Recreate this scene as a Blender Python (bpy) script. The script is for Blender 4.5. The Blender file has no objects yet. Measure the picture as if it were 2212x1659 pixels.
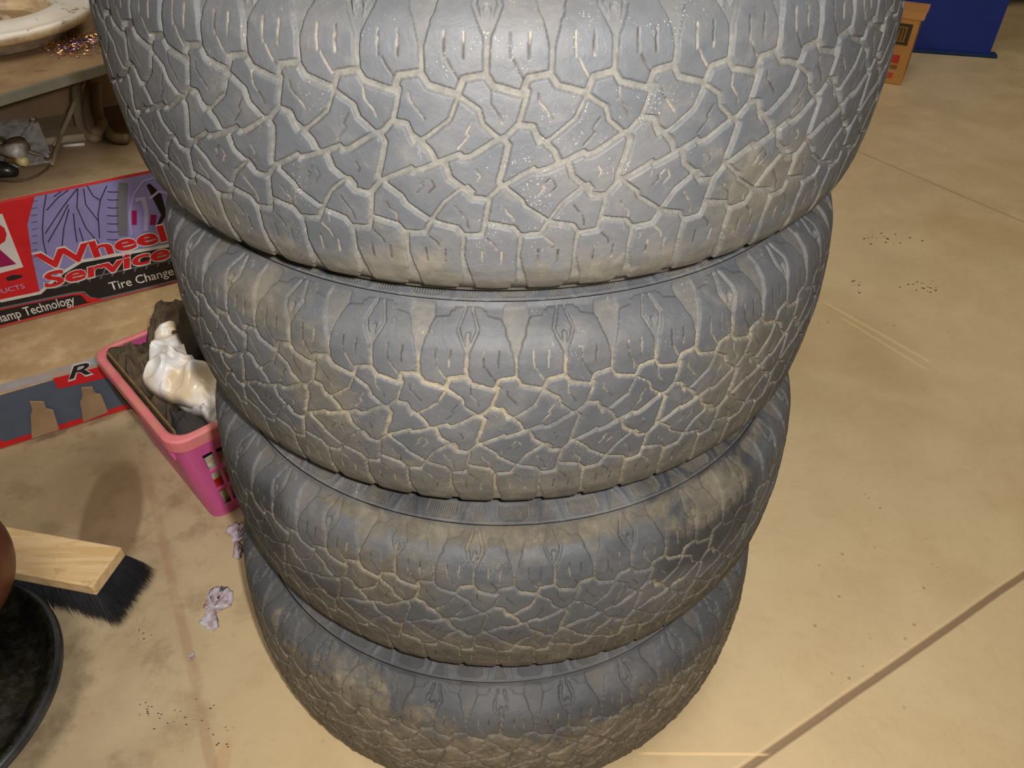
import bpy, bmesh, math, random
import numpy as np
from mathutils import Vector, Matrix, noise as mnoise

SC = bpy.context.scene
COL = SC.collection
# ------------------------------------------------------------------ camera
F_PX, CAM_H, CAM_D = 1702.462, 1.1447, .9171
PITCH, YAW, ROLL = map(math.radians, (39.6235, .9762, .3221))
fw = np.array([math.sin(YAW)*math.cos(PITCH), math.cos(YAW)*math.cos(PITCH), -math.sin(PITCH)])
rt0 = np.array([math.cos(YAW), -math.sin(YAW), 0.]); up0 = np.cross(rt0, fw)
RT = rt0*math.cos(ROLL)+up0*math.sin(ROLL); UP = -rt0*math.sin(ROLL)+up0*math.cos(ROLL)
EYE = np.array([0, -CAM_D, CAM_H])
cam = bpy.data.cameras.new('camera'); co = bpy.data.objects.new('camera', cam); COL.objects.link(co)
cam.sensor_fit = 'HORIZONTAL'; cam.sensor_width = 36; cam.lens = F_PX/2212*36; cam.clip_start = .02
co.matrix_world = Matrix([[RT[0], UP[0], -fw[0], EYE[0]], [RT[1], UP[1], -fw[1], EYE[1]],
                          [RT[2], UP[2], -fw[2], EYE[2]], [0, 0, 0, 1]])
SC.camera = co
# ------------------------------------------------------------------ world, lamps, exposure
w = bpy.data.worlds.new('world'); SC.world = w; w.use_nodes = True
w.node_tree.nodes['Background'].inputs[0].default_value = (1, .95, .86, 1)
w.node_tree.nodes['Background'].inputs[1].default_value = .2
def area(name, loc, size, power, col, target=None, sy=None):
    l = bpy.data.lights.new(name, 'AREA'); l.energy = power; l.color = col; l.size = size
    if sy: l.shape = 'RECTANGLE'; l.size_y = sy
    o = bpy.data.objects.new(name, l); COL.objects.link(o); o.location = loc
    if target is not None:
        o.rotation_euler = (Vector(target)-Vector(loc)).to_track_quat('-Z', 'Y').to_euler()
    return o
flash_at = EYE+RT*.045+UP*.035+fw*.0
area('camera_flash', tuple(flash_at), .03, 12.5, (1, .97, .93), tuple(EYE+fw*1.0))
area('ceiling_lamp', (1.6, 1.0, 3.85), 1.3, 46, (1, .93, .80), (1.6, 1.0, 0), 3.0)
area('ceiling_lamp', (-1.7, -1.2, 3.85), 1.3, 44, (1, .94, .84), (-1.7, -1.2, 0), 3.0)
SC.view_settings.view_transform = 'Standard'; SC.view_settings.look = 'None'
SC.view_settings.gamma = 1; SC.view_settings.use_curve_mapping = False
SC.view_settings.exposure = .35

# ------------------------------------------------------------------ helpers
def ray(px, py):
    d = fw+RT*(px-1106)/F_PX-UP*(py-829.5)/F_PX
    return d/np.linalg.norm(d)
def at(px, py, z=0.):                       # the point of the level plane z seen at a pixel
    d = ray(px, py); return EYE+d*(z-EYE[2])/d[2]
def tag(o, label=None, cat=None, group=None, kind=None):
    if label: o['label'] = label
    if cat: o['category'] = cat
    if group: o['group'] = group
    if kind: o['kind'] = kind
    return o
def empty(name, loc, rz=0., **k):
    o = bpy.data.objects.new(name, None); COL.objects.link(o); o.location = loc; o.rotation_euler = (0, 0, rz)
    o.empty_display_size = .05
    return tag(o, **k)
def mesh_obj(name, verts, faces, mat, parent=None, smooth=False, loc=None, **k):
    me = bpy.data.meshes.new(name); me.from_pydata([tuple(map(float, v)) for v in verts], [], [tuple(f) for f in faces])
    me.validate(); me.update()
    if smooth: me.polygons.foreach_set('use_smooth', [True]*len(me.polygons))
    if mat:
        for m in (mat if isinstance(mat, (list, tuple)) else [mat]): me.materials.append(m)
    o = bpy.data.objects.new(name, me); COL.objects.link(o)
    if parent: o.parent = parent
    if loc is not None: o.location = loc
    return tag(o, **k)
def bm_obj(name, bm, mat, parent=None, smooth=False, bevel=0, seg=2, loc=None, rz=None, **k):
    bmesh.ops.recalc_face_normals(bm, faces=bm.faces)
    me = bpy.data.meshes.new(name); bm.to_mesh(me); bm.free()
    if smooth: me.polygons.foreach_set('use_smooth', [True]*len(me.polygons))
    if mat: me.materials.append(mat)
    o = bpy.data.objects.new(name, me); COL.objects.link(o)
    if parent: o.parent = parent
    if loc is not None: o.location = loc
    if rz is not None: o.rotation_euler = (0, 0, rz)
    if bevel:
        b = o.modifiers.new('bevel', 'BEVEL'); b.width = bevel; b.segments = seg; b.limit_method = 'ANGLE'
    return tag(o, **k)
def box(bm, x0, x1, y0, y1, z0, z1, M=None):
    v = [bm.verts.new((x, y, z)) for x in (x0, x1) for y in (y0, y1) for z in (z0, z1)]
    for f in ((0, 1, 3, 2), (4, 6, 7, 5), (0, 4, 5, 1), (2, 3, 7, 6), (0, 2, 6, 4), (1, 5, 7, 3)):
        bm.faces.new([v[i] for i in f])
    if M is not None: bmesh.ops.transform(bm, matrix=M, verts=v)
    return v
def lathe(prof, n=96, closed=False):
    V = []; Fc = []; m = len(prof)
    for i in range(n):
        a = 2*math.pi*i/n
        for r, z in prof: V.append((r*math.cos(a), r*math.sin(a), z))
    for i in range(n):
        for j in range(m-1 if not closed else m):
            a, b = i*m+j, i*m+(j+1) % m; c, d = ((i+1) % n)*m+(j+1) % m, ((i+1) % n)*m+j
            Fc.append((a, d, c, b))
    return V, Fc
def tube(pts, r, n=10, cap=True):
    P = [Vector(p) for p in pts]; V = []; Fc = []; nrm = None
    for i, p in enumerate(P):
        t = (P[min(i+1, len(P)-1)]-P[max(i-1, 0)]).normalized()
        if nrm is None: nrm = t.orthogonal().normalized()
        nrm = (nrm-t*nrm.dot(t)).normalized(); b = t.cross(nrm)
        rr = r[i] if isinstance(r, (list, tuple)) else r
        for k in range(n):
            a = 2*math.pi*k/n; V.append(p+(nrm*math.cos(a)+b*math.sin(a))*rr)
    for i in range(len(P)-1):
        for k in range(n):
            Fc.append((i*n+k, i*n+(k+1) % n, (i+1)*n+(k+1) % n, (i+1)*n+k))
    if cap: Fc.append(tuple(range(n))[::-1]); Fc.append(tuple((len(P)-1)*n+k for k in range(n)))
    return V, Fc
def smooth_path(pts, sub=8):
    P = [Vector(p) for p in pts]; out = []
    for i in range(len(P)-1):
        a, b, c, d = P[max(i-1, 0)], P[i], P[i+1], P[min(i+2, len(P)-1)]
        for k in range(sub):
            t = k/sub
            out.append(.5*((2*b)+(c-a)*t+(2*a-5*b+4*c-d)*t*t+(3*b-a-3*c+d)*t**3))
    out.append(P[-1]); return out

# ------------------------------------------------------------------ node helpers
def lin(c): return tuple((x/12.92 if x <= .04045 else ((x+.055)/1.055)**2.4) for x in (v/255 for v in c))+(1,)
class NT:
    def __init__(s, name, rough=.6, spec=.4, metal=0.):
        s.m = bpy.data.materials.new(name); s.m.use_nodes = True; s.t = s.m.node_tree; s.b = s.t.nodes['Principled BSDF']
        s.b.inputs['Roughness'].default_value = rough; s.b.inputs['Metallic'].default_value = metal
        s.b.inputs['Specular IOR Level'].default_value = spec
    def n(s, typ, **k):
        nd = s.t.nodes.new(typ)
        for a, v in k.items(): setattr(nd, a, v)
        return nd
    def put(s, sock, v):
        if v is None: return
        if hasattr(v, 'is_output'): s.t.links.new(v, sock)
        else: sock.default_value = v
    def obj(s): return s.n('ShaderNodeTexCoord').outputs['Object']
    def attr(s, name): return s.n('ShaderNodeAttribute', attribute_name=name)
    def noise(s, scale, detail=4, rough=.55, vec=None, dist=0., color=False):
        nd = s.n('ShaderNodeTexNoise'); nd.inputs['Scale'].default_value = scale; nd.inputs['Detail'].default_value = detail
        nd.inputs['Roughness'].default_value = rough; nd.inputs['Distortion'].default_value = dist
        s.put(nd.inputs['Vector'], vec if vec is not None else s.obj())
        return nd.outputs['Color' if color else 'Fac']
    def vor(s, scale, vec=None, feature='F1'):
        nd = s.n('ShaderNodeTexVoronoi', feature=feature); nd.inputs['Scale'].default_value = scale
        s.put(nd.inputs['Vector'], vec if vec is not None else s.obj()); return nd.outputs['Distance']
    def ramp(s, v, a, b, lo=0., hi=1.):
        nd = s.n('ShaderNodeMapRange', interpolation_type='SMOOTHSTEP'); s.put(nd.inputs[0], v)
        for i, x in zip((1, 2, 3, 4), (a, b, lo, hi)): nd.inputs[i].default_value = x
        return nd.outputs[0]
    def ma(s, op, a, b=None, c=None):
        nd = s.n('ShaderNodeMath', operation=op)
        for i, x in enumerate((a, b, c)): s.put(nd.inputs[i], x)
        return nd.outputs[0]
    def mix(s, f, a, b, mode='MIX'):
        nd = s.n('ShaderNodeMix', data_type='RGBA', blend_type=mode); s.put(nd.inputs[0], f); s.put(nd.inputs[6], a); s.put(nd.inputs[7], b)
        return nd.outputs[2]
    def base(s, c): s.put(s.b.inputs['Base Color'], c)
    def bump(s, h, dist=.001, strength=1., prev=None):
        nd = s.n('ShaderNodeBump'); nd.inputs['Distance'].default_value = dist; nd.inputs['Strength'].default_value = strength
        s.put(nd.inputs['Height'], h); 
        if prev is not None: s.put(nd.inputs['Normal'], prev)
        s.t.links.new(nd.outputs[0], s.b.inputs['Normal']); return nd.outputs[0]
def simple(name, c, rough=.6, spec=.4, metal=0., var=.25, scale=20, dirt=None, dirt_amt=.5, dscale=9, bump=0.):
    s = NT(name, rough, spec, metal); c = lin(c)
    d = tuple(x*(1-var) for x in c[:3])+(1,)
    out = s.mix(s.ramp(s.noise(scale, 5), .35, .7), c, d)
    if dirt: out = s.mix(s.ma('MULTIPLY', s.ramp(s.noise(dscale, 6, .65), .42, .68), dirt_amt), out, lin(dirt))
    s.base(out)
    if bump: s.bump(s.noise(scale*6, 4), bump)
    return s.m

# ------------------------------------------------------------------ floor
def floor_mat():
    s = NT('sealed_concrete', .42, .35); O = s.obj()
    n1 = s.noise(1.3, 6, .6); n2 = s.noise(6, 7, .65, dist=.4); n3 = s.noise(40, 5, .7)
    c = s.mix(s.ramp(n1, .35, .68), lin((194, 173, 136)), lin((182, 158, 119)))
    c = s.mix(s.ma('MULTIPLY', s.ramp(n2, .38, .70), .3), c, lin((208, 188, 150)))
    c = s.mix(s.ma('MULTIPLY', s.ramp(n3, .5, .75), .12), c, lin((128, 106, 78)))
    sp = s.n('ShaderNodeSeparateXYZ'); s.put(sp.inputs[0], O); X, Y = sp.outputs[0], sp.outputs[1]
    # greyer, dirtier slab under the shelves
    left = s.ramp(X, -.25, -.62)
    c = s.mix(s.ma('MULTIPLY', left, .75), c, s.mix(s.ramp(n2, .35, .65), lin((180, 162, 133)), lin((156, 137, 108))))
    c = s.mix(s.ma('MULTIPLY', s.ma('MULTIPLY', left, s.ramp(s.noise(11, 6, .7), .48, .66)), .5), c, lin((120, 98, 70)))
    def line(p, q, wdt, seg=False, wob=.004):
        px, py = p; dx, dy = q[0]-p[0], q[1]-p[1]; L = math.hypot(dx, dy); dx /= L; dy /= L
        a = s.ma('MULTIPLY', s.ma('SUBTRACT', X, px), -dy); b = s.ma('MULTIPLY', s.ma('SUBTRACT', Y, py), dx)
        d = s.ma('ADD', a, b); d = s.ma('ADD', d, s.ma('MULTIPLY', s.ma('SUBTRACT', s.noise(5, 5), .5), wob))
        d = s.ma('ABSOLUTE', d); f = s.ramp(d, wdt, wdt*.35)
        if seg:
            t = s.ma('ADD', s.ma('MULTIPLY', s.ma('SUBTRACT', X, px), dx), s.ma('MULTIPLY', s.ma('SUBTRACT', Y, py), dy))
            f = s.ma('MULTIPLY', f, s.ma('MULTIPLY', s.ramp(t, 0, .02), s.ramp(t, L, L-.02)))
        return f
    j1 = line((.923, -.07), (.37, -.39), .0075)
    j1h = line((.923, -.062), (.37, -.382), .006)
    j2 = line((1.278, 1.74), (1.594, 1.225), .007)
    j3 = line((-.538, -.148), (-.416, -.393), .011, wob=.02)
    cr = line((.19, -.379), (.392, -.383), .003, True, .002)
    c = s.mix(s.ma('MULTIPLY', j1h, .35), c, lin((214, 184, 140)))
    c = s.mix(s.ma('MULTIPLY', j1, .8), c, lin((112, 86, 62)))
    c = s.mix(s.ma('MULTIPLY', j2, .4), c, lin((118, 98, 66)))
    c = s.mix(s.ma('MULTIPLY', s.ma('MULTIPLY', j3, s.ramp(n2, .35, .6)), .4), c, lin((150, 112, 88)))
    c = s.mix(s.ma('MULTIPLY', cr, .8), c, lin((222, 190, 140)))
    for (a, b, wd) in (((.84, .80), (1.02, .53), .007), ((.86, .73), (1.0, .50), .005)):
        c = s.mix(s.ma('MULTIPLY', line(a, b, wd, True), .45), c, lin((220, 198, 152)))
    def blob(p, rx, ry, ang, soft=.35, nz=.5, sc=7):
        ca, sa = math.cos(ang), math.sin(ang)
        dx = s.ma('SUBTRACT', X, p[0]); dy = s.ma('SUBTRACT', Y, p[1])
        u = s.ma('DIVIDE', s.ma('ADD', s.ma('MULTIPLY', dx, ca), s.ma('MULTIPLY', dy, sa)), rx)
        v = s.ma('DIVIDE', s.ma('SUBTRACT', s.ma('MULTIPLY', dy, ca), s.ma('MULTIPLY', dx, sa)), ry)
        d = s.ma('SQRT', s.ma('ADD', s.ma('MULTIPLY', u, u), s.ma('MULTIPLY', v, v)))
        d = s.ma('ADD', d, s.ma('MULTIPLY', s.ma('SUBTRACT', s.noise(sc, 6, .6), .5), nz))
        return s.ramp(d, 1.0+soft*.5, 1.0-soft*.5)
    st = blob((-.735, .075), .055, .155, .25, .25, .35)
    c = s.mix(s.ma('MULTIPLY', st, .62), c, lin((104, 78, 54)))
    st2 = blob((-.93, .14), .24, .15, .4, .6, .5)
    c = s.mix(s.ma('MULTIPLY', st2, .5), c, lin((112, 95, 66)))
    o1 = blob((-.405, -.385), .012, .03, 0, .5, 1.2, 30)
    c = s.mix(s.ma('MULTIPLY', o1, .22), c, lin((170, 106, 54)))
    # small dark specks
    vn = s.n('ShaderNodeTexVoronoi', feature='F1'); vn.inputs['Scale'].default_value = 34; s.put(vn.inputs['Vector'], O)
    spk = s.ma('MULTIPLY', s.ramp(vn.outputs['Distance'], .13, .06), s.ramp(s.noise(2.3, 3), .55, .63))
    c = s.mix(s.ma('MULTIPLY', spk, .45), c, lin((70, 52, 36)))
    s.base(c)
    h = s.ma('SUBTRACT', s.noise(60, 6, .6), s.ma('MULTIPLY', s.ma('ADD', j1, s.ma('MULTIPLY', j3, .4)), 3.))
    s.bump(h, .0012, .6)
    s.put(s.b.inputs['Roughness'], s.ramp(n2, .3, .7, .34, .52))
    return s.m
bm = bmesh.new(); box(bm, -4.5, 5, -3.5, 6, -.05, 0)
bm_obj('floor', bm, floor_mat(), kind='structure')
M_wall = simple('painted_block_wall', (200, 194, 180), .8, .2, var=.08, scale=3)
for nm, b_ in (('wall_back', (-4.5, 5, 6, 6.1, 0, 4)), ('wall_front', (-4.5, 5, -3.6, -3.5, 0, 4)), ('wall_left', (-4.6, -4.5, -3.5, 6, 0, 4)),
               ('wall_right', (5, 5.1, -3.5, 6, 0, 4)), ('ceiling', (-4.5, 5, -3.5, 6, 4, 4.1))):
    bm = bmesh.new(); box(bm, *b_); bm_obj(nm, bm, M_wall, kind='structure')

# ------------------------------------------------------------------ tire pattern (one repeat, mm)
P = 86.7
RES = .35
HM = 122.
def seg_sdf(S, U, H):
    """S rows: u0,h0,u1,h1,r0,r1 -> min over repeats of distance - radius"""
    out = np.full(U.shape, 99., np.float32)
    for u0, h0, u1, h1, r0, r1 in S:
        for k in (-2, -1, 0, 1, 2):
            a0, a1 = u0+k*P, u1+k*P
            if min(a0, a1) > P+10 or max(a0, a1) < -10: continue
            dx, dy = a1-a0, h1-h0; L2 = dx*dx+dy*dy+1e-9
            t = np.clip(((U-a0)*dx+(H-h0)*dy)/L2, 0, 1)
            d = np.sqrt((U-a0-t*dx)**2+(H-h0-t*dy)**2)-(r0+(r1-r0)*t)
            np.minimum(out, d, out)
    return out
def pl(pts, r0, r1=None):
    r1 = r0 if r1 is None else r1; n = len(pts)-1; o = []
    for i in range(n):
        o.append(pts[i]+pts[i+1]+(r0+(r1-r0)*i/n, r0+(r1-r0)*(i+1)/n))
    return o
G = []
G += pl([(-41, 55.4), (-37, 65.2), (-22, 68), (-17.5, 61), (2, 56), (6, 66), (21, 68.5), (26, 60.5), (45.7, 55.4)], 2.5)
G += pl([(0, 36.2), (3.5, 48), (6, 58)], 2.1)
G += pl([(-100.2, -9), (-76, 4.2), (-74, 2.2), (-68, 3.6), (-52, 10.2), (-41, 15.2), (-39, 13), (-34, 13.8), (-15.5, 25.3), (-8.2, 28), (0, 36.2)], 2.3)
G += pl([(0, 35.8), (9.7, 34.4), (12, 28), (18.4, 23.5), (25, 16.8), (29, 8.5)], 2.5)
G += pl([(12, 27.5), (14, 23.5)], 2.4)
G += pl([(-40, 54), (-27, 45.5), (-24.5, 36.5), (-13.5, 27)], 2.0)
G += pl([(-41.5, 52.5), (-47.5, 38.8), (-63, 26.8), (-68, 24)], 1.7)
G += pl([(-10, 26), (-7, 22), (-9.4, 11.4), (-14, -3.7), (-13.5, -8)], 2.5)
G += pl([(-52, 9.8), (-48.6, -2), (-39, -9.8), (-32.7, -17.5), (-23, -18.6)], 2.5)
G += pl([(-36, -9), (-33, -13)], 2.2)
G += pl([(-13.2, -8.5), (-21, -17.5), (-23.3, -31), (-24.5, -38)], 2.2)
G += pl([(-10, -8.5), (2.5, -19), (5, -24.5), (22, -36)], 1.9)
G += pl([(-39, -9.5), (-54, -21.5), (-63.5, -36)], 1.7)
G += pl([(-64, -37), (-45, -42), (-41, -48.4), (-26.5, -47), (-24, -37), (-3, -42), (1, -48.2), (17.5, -46.6), (22.7, -37)], 2.1)
for x in (-41, 2.3):
    G += pl([(x, -48), (x-1, -68)], 2.2, 1.6); G += pl([(x-1, -68), (x+1.5, -88), (x+1.5, -104)], 1.6, 5.5)
# upper shoulder: open V slots and diamond slots
G += pl([(21.7, 68), (21.7, 84)], 2.0, 1.7); G += pl([(21.7, 84), (22, 98), (22, 107), (22, 113)], 1.7, 13.0)
G += pl([(-21.8, 68), (-22, 78), (-21.5, 90)], 1.9, 2.4)
G += pl([(-21.5, 90), (-30.5, 107), (-25, 117.5)], 2.2, 1.5); G += pl([(-21.5, 90), (-12.5, 107), (-18, 117.5)], 2.2, 1.5)
G += pl([(-21.5, 92), (-21.5, 103)], 2.4, 3.2)
SI = []
for o in (0, -43.35):
    SI += pl([(-6+o, 93), (-6.4+o, 86), (-6+o, 78)], .42); SI += pl([(7+o, 93), (7+o, 88), (6.3+o, 87), (6.3+o, 78)], .42)
    SI += pl([(-4+o, 77), (-1+o, 71), (4+o, 64)], .38)
    SI += pl([(-12+o*1., -62), (-12.5+o, -73)], .42); SI += pl([(-27+o, -61), (-27+o, -73)], .42)
    SI += pl([(-23+o, -50), (-17+o, -56), (-16+o, -60)], .38)
for q in ([(-18.5, 60), (-18.5, 50), (-13, 43), (-11, 38)], [(13, 56), (13.5, 51), (18.5, 45), (23, 39)],
          [(-31, 39), (-36, 31), (-34, 29), (-42, 20)], [(22, -3), (17, -8), (19, -9), (14, -15)],
          [(-10, -24), (-8, -29), (-3, -33), (-3, -40)], [(-46, -24), (-41, -31), (-38, -35), (-37, -42)],
          [(-62, -4), (-60, -9), (-65, -15)], [(-30, 5), (-27, 0), (-29, -3)]):
    SI += pl(q, .3)
nu, nh = int(round(P/RES)), int(2*HM/RES)
Ug, Hg = np.meshgrid((np.arange(nu)+.5)*P/nu, -HM+(np.arange(nh)+.5)*2*HM/nh, indexing='ij')
Ug = Ug.astype(np.float32); Hg = Hg.astype(np.float32)
GS = seg_sdf(G, Ug, Hg); SS = seg_sdf(SI, Ug, Hg)
# stepped outer edge of the upper shoulder lugs; everything above it is a step lower
def top_edge(u):
    v = np.abs((u-21.7+P/2) % P-P/2)          # distance from the V slot
    return np.interp(v, [0, 13.5, 14, 26, 26.8, 29.5, 30.5, P/2], [112.6, 112.6, 113, 114.2, 116.4, 116.8, 118.2, 118.6])
def low_edge(u):
    v = np.abs((u-2.3+P/4) % (P/2)-P/4)
    return np.interp(v, [0, 6, 7, P/4], [-96, -97, -103, -106])
TS = Hg-top_edge(Ug).astype(np.float32)       # >0 outside the lug
LS = low_edge(Ug).astype(np.float32)-Hg
def sample(A, u, h):
    x = (u % P)/P*nu-.5; y = np.clip((h+HM)/(2*HM)*nh-.5, 0, nh-1.001)
    x0 = np.floor(x).astype(int); fx = x-x0; y0 = np.floor(y).astype(int); fy = y-y0
    a = A[x0 % nu, y0]; b = A[(x0+1) % nu, y0]; c = A[x0 % nu, y0+1]; d = A[(x0+1) % nu, y0+1]
    return (a*(1-fx)+b*fx)*(1-fy)+(c*(1-fx)+d*fx)*fy
def sst(x, a, b):
    t = np.clip((x-a)/(b-a), 0, 1); return t*t*(3-2*t)

PH = np.array([0, .05, .08, .093, .101, .108, .1145, .1216]); PR = np.array([.4, .3975, .3936, .3895, .3845, .3765, .367, .356])
def wav(rng, th, hh, n, kmax, amp):
    o = np.zeros(np.broadcast(th, hh).shape)
    for _ in range(n):
        k = rng.integers(1, kmax); m = rng.uniform(-kmax, kmax)/.4
        o += np.sin(k*th+m*hh+rng.uniform(0, 6.28))
    return o*amp/math.sqrt(n)
def grid_mesh(name, V, nr, nc, attrs, mat, parent, closed=True):
    """V (nc, nr, 3) columns around"""
    me = bpy.data.meshes.new(name); nv = nr*nc
    me.vertices.add(nv); me.vertices.foreach_set('co', V.reshape(-1).astype(np.float32))
    i = np.arange(nc)[:, None]; j = np.arange(nr-1)[None]
    a = i*nr+j; b = ((i+1) % nc)*nr+j
    Q = np.stack([a, b, b+1, a+1], -1).reshape(-1, 4); nf = len(Q)
    me.loops.add(nf*4); me.loops.foreach_set('vertex_index', Q.reshape(-1).astype(np.int32))
    me.polygons.add(nf); me.polygons.foreach_set('loop_start', (np.arange(nf)*4).astype(np.int32))
    me.polygons.foreach_set('loop_total', np.full(nf, 4, np.int32))
    me.polygons.foreach_set('use_smooth', np.ones(nf, bool))
    me.update(calc_edges=True)
    for k, A in attrs.items():
        at_ = me.attributes.new(k, 'FLOAT', 'POINT'); at_.data.foreach_set('value', A.reshape(-1).astype(np.float32))
    me.materials.append(mat)
    o = bpy.data.objects.new(name, me); COL.objects.link(o); o.parent = parent
    return o

def rubber(name, seed, g_col, mud, mud_hi, mud_amt, dust_amt, black=.0, bright=1., patchy=(.1, .2, .8, 1.)):
    s = NT(name, .6, .25)
    O = s.obj(); mp = s.n('ShaderNodeMapping'); mp.inputs['Location'].default_value = (seed*3.1, seed*1.7, seed*.9); s.put(mp.inputs[0], O); O = mp.outputs[0]
    gr = s.attr('groove').outputs['Fac']; si = s.attr('sipe').outputs['Fac']; hh = s.attr('hh').outputs['Fac']
    na = s.noise(9, 6, .6, O); nb = s.noise(38, 6, .68, O, .6); nc = s.noise(150, 5, .7, O)
    sc = lambda c: tuple(x*bright for x in lin(c)[:3])+(1,)
    c = s.mix(s.ramp(na, .35, .68), sc((67, 69, 72)), sc((80, 80, 82)))
    c = s.mix(s.ma('MULTIPLY', s.ramp(nb, .5, .78), .5), c, sc((94, 91, 86)))
    if black: c = s.mix(s.ma('MULTIPLY', s.ramp(s.noise(5, 3, .5, O), .48, .6), black), c, sc((44, 45, 48)))
    # brown dirt, thicker on the half that touched the ground side
    band = s.ramp(hh, mud_hi[0], mud_hi[1])
    pt = s.attr('patch').outputs['Fac']
    m = s.ma('ADD', s.ma('MAXIMUM', s.ma('MULTIPLY', band, .46), s.ma('MULTIPLY', pt, .44)), s.ma('SUBTRACT', s.noise(22, 7, .72, O, .8), .22))
    m = s.ma('MULTIPLY', s.ramp(m, .42, .66), mud_amt)
    c = s.mix(m, c, s.mix(s.ramp(nb, .4, .68), sc(mud), sc(tuple(v*1.28 for v in mud))))
    # dusty film
    c = s.mix(s.ma('MULTIPLY', s.ramp(s.noise(14, 7, .7, O), .5, .72), dust_amt), c, sc((108, 100, 89)))
    # groove floors
    gf = s.ma('MULTIPLY', gr, s.ramp(s.ma('ADD', nb, s.ma('MULTIPLY', na, .6)), .52, .92, .55, 1.0))
    gf = s.ma('MULTIPLY', gf, s.ramp(s.noise(15, 4, .6, O), *patchy))
    c = s.mix(gf, c, s.mix(s.ramp(nc, .4, .65), sc(g_col), sc(tuple(v*.86 for v in g_col))))
    sf = s.ma('MULTIPLY', si, s.ramp(nc, .38, .5, .35, 1.))
    c = s.mix(sf, c, s.mix(s.ramp(s.noise(30, 4, .6, O), .47, .56), sc((50, 44, 38)), sc((120, 111, 96))))
    # bright grains of grit
    vn = s.n('ShaderNodeTexVoronoi', feature='F1'); vn.inputs['Scale'].default_value = 430; s.put(vn.inputs['Vector'], O)
    gt = s.ma('MULTIPLY', s.ramp(vn.outputs['Distance'], .26, .1), s.ramp(s.noise(24, 5, .75, O), .54, .68))
    c = s.mix(s.ma('MULTIPLY', gt, .42), c, sc((205, 196, 180)))
    # fine scratches
    vs = s.n('ShaderNodeMapping'); vs.inputs['Scale'].default_value = (1, 1, .16); vs.inputs['Rotation'].default_value = (.5, .3, 0); s.put(vs.inputs[0], O)
    scr = s.ramp(s.noise(210, 3, .6, vs.outputs[0]), .69, .75)
    c = s.mix(s.ma('MULTIPLY', scr, .35), c, sc((130, 126, 120)))
    s.base(c)
    s.put(s.b.inputs['Roughness'], s.ramp(s.ma('ADD', gr, s.ma('ADD', m, nb)), .3, 1.2, .52, .9))
    h = s.ma('ADD', s.ma('MULTIPLY', nb, 1.2), s.ma('MULTIPLY', nc, .7))
    # knurled patches of the sidewall
    kn = s.attr('knurl').outputs['Fac']; kp = s.attr('kphase').outputs['Fac']
    h = s.ma('ADD', h, s.ma('MULTIPLY', s.ma('MULTIPLY', s.ma('SINE', kp), kn), .6))
    s.bump(h, .0009, .8)
    return s.m

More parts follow.
